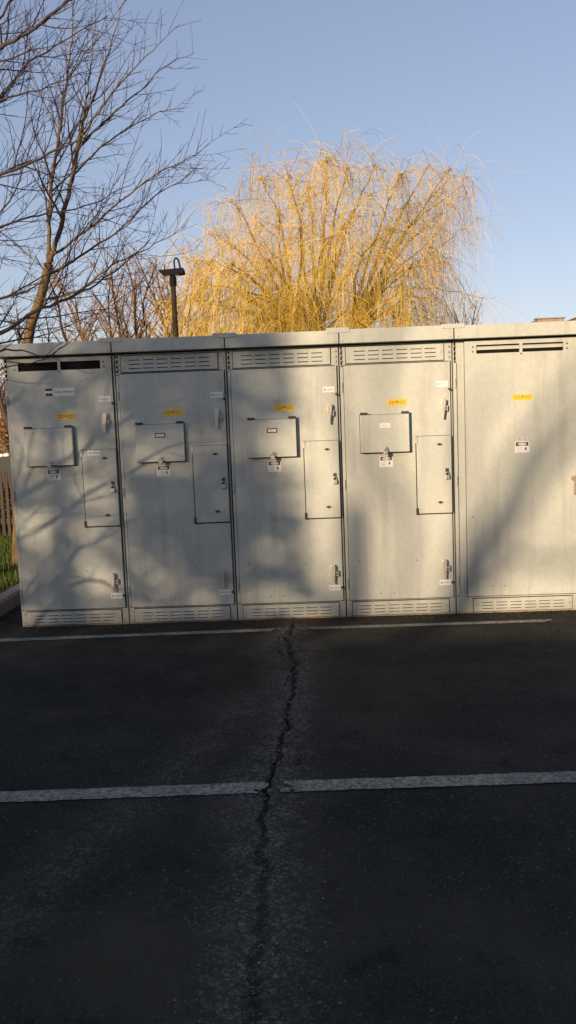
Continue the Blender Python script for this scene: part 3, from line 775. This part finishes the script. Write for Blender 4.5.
# short upright sprigs
for s in range(2300):
    a, c = random.choice(targets)[:2]
    t = random.uniform(.15, 1.05); p = W_(318+(a-318)*t+random.gauss(0, 15), 345+(c-345)*t+max(-12, random.gauss(0, 9))+16, random.uniform(-3.6, 3.2))
    strand(p, (Vector((random.gauss(0, .55), random.gauss(0, .55), 1))).normalized(), random.uniform(.35, .9), .005, 0, .15)
# high wisps
for (a, c, a2, c2) in ((250, 200, 253, 152), (252, 200, 256, 158), (325, 200, 327, 152), (323, 200, 324, 158), (327, 205, 328, 160), (345, 180, 348, 146), (352, 185, 360, 148), (395, 190, 404, 158), (400, 190, 412, 165), (430, 180, 455, 168), (378, 180, 372, 152)):
    p = W_(a, c, 0); e = W_(a2, c2, 0)
    P, Q = smooth_line([p, p.lerp(e, .5)+rvec()*.05, e, e+Vector((.15, 0, -.25))], [.012, .010, .006, .004], 4); T.tube(P, Q, 4, cap=False)
    for s in range(26 if a in (323, 325, 327) else 6):
        tt = random.random(); strand(p.lerp(e, tt), (rvec()*.5+Vector((0, 0, 1))).normalized(), random.uniform(.3, .8), .0055, 0 if a < 340 else 1, .5)
t_ = T.build('trunk', 'willow_bark', wroot, smooth=True); s_ = SL.build('crown', ['strand', 'strand_pale'], wroot)
for o in (t_, s_): o.data.transform(Matrix.Translation((-wb.x, -YW, 0)))

# background trees
def gp(pxx, Y): p = at(pxx, 420, Y); return (p.x, Y, 0)
BG = 'bare trees beyond the cabinets'
bare_tree('bare_tree', gp(160, 24), 8.8, 2.4, .10, 'slim multi-stemmed bare tan tree beyond the lamp post', 'tree', 'barkA', 'twigC', BG, 10, 3, 4.2, .010, 5, .3, seed=3)
bare_tree('bare_tree', gp(112, 22), 8.4, 2.3, .09, 'low multi-stemmed bare tree seen between the forked tree and the lamp post', 'tree', 'barkB', 'twigC', BG, 10, 3, 4.2, .0095, 5, .3, seed=4)
bare_tree('bare_tree', gp(208, 27), 9.8, 2.4, .12, 'bare tan tree just right of the lamp post, against the willow', 'tree', 'barkA', 'twigC', BG, 10, 3, 3.4, .010, 4, .3, seed=5)
bare_tree('bare_tree', gp(452, 34), 7.9, 2.6, .13, 'low pale bare tree peeking over the roof right of the willow', 'tree', 'barkA', 'twigC', BG, 10, 3, 3.2, .0105, 4, .3, seed=6)
bare_tree('bare_tree', gp(60, 30), 8.2, 2.4, .13, 'low bare tree far behind the forked trunk', 'tree', 'barkB', 'twigC', BG, 9, 3, 3.0, .009, 3, .3, seed=8)
bare_tree('bare_tree', gp(15, 26), 7.6, 2.4, .13, 'low bare tree at the left edge behind the dark limbs', 'tree', 'barkB', 'twigA', BG, 9, 3, 3.0, .009, 3, .3, seed=9)

bare_tree('bare_tree', gp(136, 29), 9.6, 2.5, .10, 'pale multi-stemmed bare tree farthest back between the forked tree and the lamp post', 'tree', 'barkA', 'twigC', BG, 9, 3, 3.6, .0105, 4, .3, seed=13)

# dry leafy shrubs left of the cabinets
def shrub(base, h, rad, label, n, seed):
    random.seed(seed)
    root = empty('leafy_shrub', base, label, 'shrub', 'dry brown shrubs behind the fence'); T = MB(); C = MB()
    for k in range(14):
        a = random.random()*6.3; e = Vector((math.cos(a)*rad*.6*random.random(), math.sin(a)*rad*.6*random.random(), h*random.uniform(.6, .98)))
        P, Q = smooth_line([(0, 0, -.05), tuple(e*.5+rvec()*.12), tuple(e)], [.07, .045, .015], 5); T.tube(P, Q, 5)
        sprout(T, P, Q, 0, 2, 2.0, .45, .010)
    for k in range(n):
        while True:
            p = Vector((random.uniform(-1, 1), random.uniform(-1, 1), random.uniform(-1, 1)))
            if p.length < 1: break
        p = Vector((p.x*rad, p.y*rad, h*.52+p.z*h*.5))
        if noise.noise(p*1.8+Vector((seed, 0, 0))) < -.05: continue
        s = random.uniform(.05, .11); u = rvec(); v = u.cross(rvec()).normalized()
        C.add([tuple(p-u*s), tuple(p+v*s*.55), tuple(p+u*s), tuple(p-v*s*.55)], [(0, 1, 2, 3)])
    T.build('stems', 'barkA', root); C.build('foliage', 'dryleaf', root)
shrub((at(8, 450, 52).x, 52, .1), 7.0, 2.4, 'tall dry orange brown shrub far across the grass, nearest the cabinet edge', 9000, 31)
shrub((at(-40, 450, 54).x, 54, .1), 6.0, 2.4, 'dry orange brown shrub farther left far across the grass', 7000, 32)

# lamp post
lp = at(176, 340, 14.0); lx, ly = lp.x, 14.0
lr = empty('street_lamp', (lx, ly, 0), 'short lamp post with dark flat head standing beyond the second cabinet', 'street lamp')
ztop = at(174, 285, 14).z; zh = at(172, 273, 14).z
b = MB(); b.tube([(0, 0, 0), (0, 0, ztop)], [.095, .062], 12); b.build('pole', 'pole', lr, smooth=True)
b = MB(); b.tube([(0, 0, 0), (0, 0, .06), (0, 0, .07)], [.17, .17, .12], 12); b.build('base_flange', 'pole', lr)
b = MB(); b.tube([(0, 0, ztop-.02), (0, 0, ztop+.18), (0, 0, ztop+.24)], [.085, .085, .05], 10); b.build('collar', 'lamp', lr)
zl = ztop+.241
b = MB(); b.prism([(-.30, zl+.06), (-.22, zl), (.20, zl), (.30, zl+.02), (.28, zl+.14), (-.34, zl+.11)], 'y', -.16, .16); hd = b.build('lamp_head', 'lamp', lr, bevel=.01)
b = MB(); b.box(-.18, .16, -.12, .12, zl-.008, zl-.001); b.build('lens', 'glass', hd)
b = MB(); P = [(.06, 0, zl+.13), (.05, 0, zl+.32), (.09, 0, zl+.40), (.15, 0, zl+.36), (.18, 0, zl+.24), (.20, 0, zl+.13)]; P, Q = smooth_line(P, [.022]*6, 4); b.tube(P, Q, 6)
b.build('bracket', 'lamp', lr)
b = MB(); b.tube([(-.2, 0, zl+.12), (-.19, 0, zl+.26)], .014, 6); b.build('sensor', 'lamp', lr)
# pale lumps made up for white spots at the far side of the lawn
for k, (a, c, s, lb) in enumerate(((1.5, 452, .17, 'smaller added pale rock on the far grass at the left edge'), (6.5, 451, .21, 'larger added pale rock on the far grass beside the leftmost cabinet'))):
    p = at(a, c, 49); random.seed(50+k)
    bm = bmesh.new(); bmesh.ops.create_icosphere(bm, subdivisions=3, radius=s)
    for v in bm.verts: v.co *= 1+.25*noise.noise(v.co*6+Vector((k*3, 0, 0))); v.co.z *= .7
    me = bpy.data.meshes.new('lump'); bm.to_mesh(me); bm.free(); me.materials.append(M['lump_mat'])
    o = bpy.data.objects.new('lump', me); COL.objects.link(o); o.location = (p.x, 49, .12+s*.4); tag(o, lb, 'lump', 'added pale lumps on the grass')

# ------------------------------------------------------------------ trees behind the viewer that throw the dappled shade
TT = math.tan(SUN_EL)
def sh(x, z, D):   # point at ground distance D towards the sun whose shadow falls at (x, 0, z)
    return Vector((x-D*math.sin(SUN_AZ), -D*math.cos(SUN_AZ), z+D*TT))
def shade_tree(D, foot_x, limbs, label, rate, levels, rmin, seed, r0=.2, lenf=.45):
    random.seed(seed)
    f = sh(foot_x, 0, D); base = Vector((f.x, f.y, 0)); root = empty('bare_tree', base, label, 'tree', 'trees behind the viewer')
    T = MB(); C = MB(); top = sh(foot_x, 1.0, D)
    P, Q = smooth_line([(f.x, f.y, -.1), (f.x+.1, f.y, top.z*.4), (f.x-.05, f.y, top.z*.75), tuple(top)], [r0*1.4, r0, r0*.8, r0*.55], 5); T.tube(P, Q, 8)
    for ln in limbs:
        pts, rad = smooth_line([tuple(sh(x, z, D)+Vector((0, dy, 0))) for x, z, dy, r in ln], [q[3] for q in ln], 4, .02)
        T.tube(pts, rad, 6); sprout(C, pts, rad, 0, levels, rate, lenf, rmin)
    t_ = T.build('trunk', 'barkB', root, smooth=True); c_ = C.build('crown', 'twigB', root)
    for o in (t_, c_): o.data.transform(Matrix.Translation(-base))
    return root
exec(compile('''
shade_tree(34, 3.0, [
  [(3.0,-1.9,0,.11),(3.75,-.4,0,.085),(4.35,.50,.2,.08),(4.95,1.28,.4,.07),(5.8,2.0,.5,.04)],
  [(3.1,-1.8,.3,.09),(3.85,-.4,.4,.06),(4.5,.80,.5,.055),(5.0,1.55,.6,.05),(5.9,2.5,.6,.04)],
  [(3.0,-1.5,0,.09),(3.38,.0,0,.06),(3.55,.7,.2,.055),(3.38,1.4,.2,.05),(3.5,2.1,.4,.05),(3.85,2.9,.4,.04)],
  [(3.0,-1.4,.5,.08),(3.25,.2,.5,.05),(3.40,1.0,.6,.045),(3.22,1.6,.6,.045),(3.30,2.2,.6,.04),(3.65,2.9,.6,.03)],
  [(3.0,-1.2,-.5,.06),(3.45,.3,-.5,.04),(3.65,1.0,-.6,.035),(3.6,1.7,-.6,.03),(3.9,2.2,-.6,.02)],
  [(3.0,-.8,0,.09),(2.5,.6,0,.06),(2.15,1.5,0,.05),(1.95,2.8,0,.04)],
  [(4.35,.50,.2,.04),(4.9,.30,.3,.04),(5.6,.5,.3,.03)]],
  'tall bare tree far behind the viewer, shading the right cabinets', .35, 2, .011, 61, .22)
''', 'shade', 'exec'))
def conifer(D, cx, z0, z1, rad, label, n, seed, thr=-.1, sz=.12, nscale=1.5):
    random.seed(seed)
    f = sh(cx, 0, D); base = Vector((f.x, f.y, 0)); root = empty('evergreen_tree', base, label, 'tree', 'evergreens behind the viewer')
    H = D*TT; T = MB(); C = MB()
    T.tube([(0, 0, -.1), (0, 0, H+z1)], [.22, .03], 8)
    for k in range(n):
        z = random.uniform(z0, z1); rr = rad*(1.0-.35*max(0, (z-z0)/(z1-z0)))
        a = random.random()*6.3; r_ = rr*math.sqrt(random.random()); p = Vector((r_*math.cos(a), r_*math.sin(a), H+z))
        if noise.noise(Vector((p.x, 0, p.z))*nscale+Vector((seed, 0, 0)))+.35*noise.noise(p*3.1) < thr: continue
        u = (Vector((math.cos(a), math.sin(a), .2))+rvec()*.5).normalized(); v = u.cross(rvec()).normalized(); s = sz*random.uniform(.5, 1.2)
        C.add([tuple(p-u*s), tuple(p+v*s*.4), tuple(p+u*s), tuple(p-v*s*.4)], [(0, 1, 2, 3)])
    for k in range(60):
        z = random.uniform(z0, z1*.98); a = random.random()*6.3; rr = rad*.8
        T.tube([(0, 0, H+z), (rr*math.cos(a), rr*math.sin(a), H+z+.2)], [.035, .008], 4)
    T.build('trunk', 'barkB', root); C.build('foliage', 'evergreen', root)
conifer(24, .45, -3.5, 4.2, 1.7, 'evergreen behind the viewer on the left', 8500, 71, -.17, .14, 2.2)
conifer(27, 1.8, -4, 3.6, .9, 'evergreen behind the viewer near the middle', 4600, 72, -.12, .14, 2.0)

br, bt, bb = newmat('red_brick', .85, 0, .2)
tc = bt.nodes.new('ShaderNodeTexCoord'); mp = bt.nodes.new('ShaderNodeMapping'); mp.inputs['Rotation'].default_value = (R(90), 0, 0)
bk = bt.nodes.new('ShaderNodeTexBrick'); bk.inputs['Scale'].default_value = 4; bk.inputs['Color1'].default_value = (.16, .07, .05, 1); bk.inputs['Color2'].default_value = (.22, .10, .07, 1); bk.inputs['Mortar'].default_value = (.2, .19, .17, 1)
bt.links.new(tc.outputs['Object'], mp.inputs[0]); bt.links.new(mp.outputs[0], bk.inputs['Vector']); bt.links.new(bk.outputs[0], bb.inputs['Base Color']); M['brick'] = br
M['pane'] = simple('dark_window_glass', (.02, .025, .03), (.03, .035, .04), 2, .08)
hr = empty('added_shade_building', (-16, -12.5, 0), 'added unseen long low brick building behind the viewer, put there to shade the parking lot', 'building')  # unseen building, added so its shadow darkens the asphalt
b = MB(); b.box(0, 34, -7, 0, -.05, 2.75); b.build('wall', 'brick', hr)
b = MB(); b.box(-.25, 34.25, -7.25, .25, 2.76, 3.02); b.build('roof', 'concrete', hr)
for x in (1.5, 5.5, 9.5, 13.5, 17.5, 21.5, 25.5, 29.5):
    for z in (1.0,):
        b = MB(); b.box(x, x+1.2, .003, .05, z, z+.06); b.box(x, x+1.2, .003, .05, z+1.44, z+1.5); b.box(x, x+.06, .003, .05, z+.0605, z+1.4395); b.box(x+1.14, x+1.2, .003, .05, z+.0605, z+1.4395)
        f = b.build('window', 'white', hr); b = MB(); b.box(x+.06, x+1.14, .004, .02, z+.06, z+1.44); b.build('pane', 'pane', f)
shade_tree(6.0, -.75, [
  [(-.75,.1,0,.05),(-.2,.9,0,.030),(.5,1.35,.1,.020),(1.2,1.75,.2,.014),(2.0,2.0,.2,.006)],
  [(-.75,.4,0,.04),(-.3,1.5,0,.026),(.15,2.0,.1,.018),(.8,2.35,.1,.009)],
  [(-.75,-.3,0,.035),(.1,.25,0,.020),(.7,.75,0,.014),(1.3,.95,.1,.007)],
  [(-.75,-.6,0,.03),(.0,-.1,0,.018),(.5,.35,0,.014),(1.0,.3,.1,.007)],
  [(-.75,.2,0,.03),(.0,.75,0,.018),(.8,1.1,.2,.014),(1.5,1.45,.2,.009),(2.3,1.6,.2,.005)]],
  'small bare tree on the grass left of the viewer, its twigs shading the left cabinets', 2.6, 2, .0035, 66, .08)
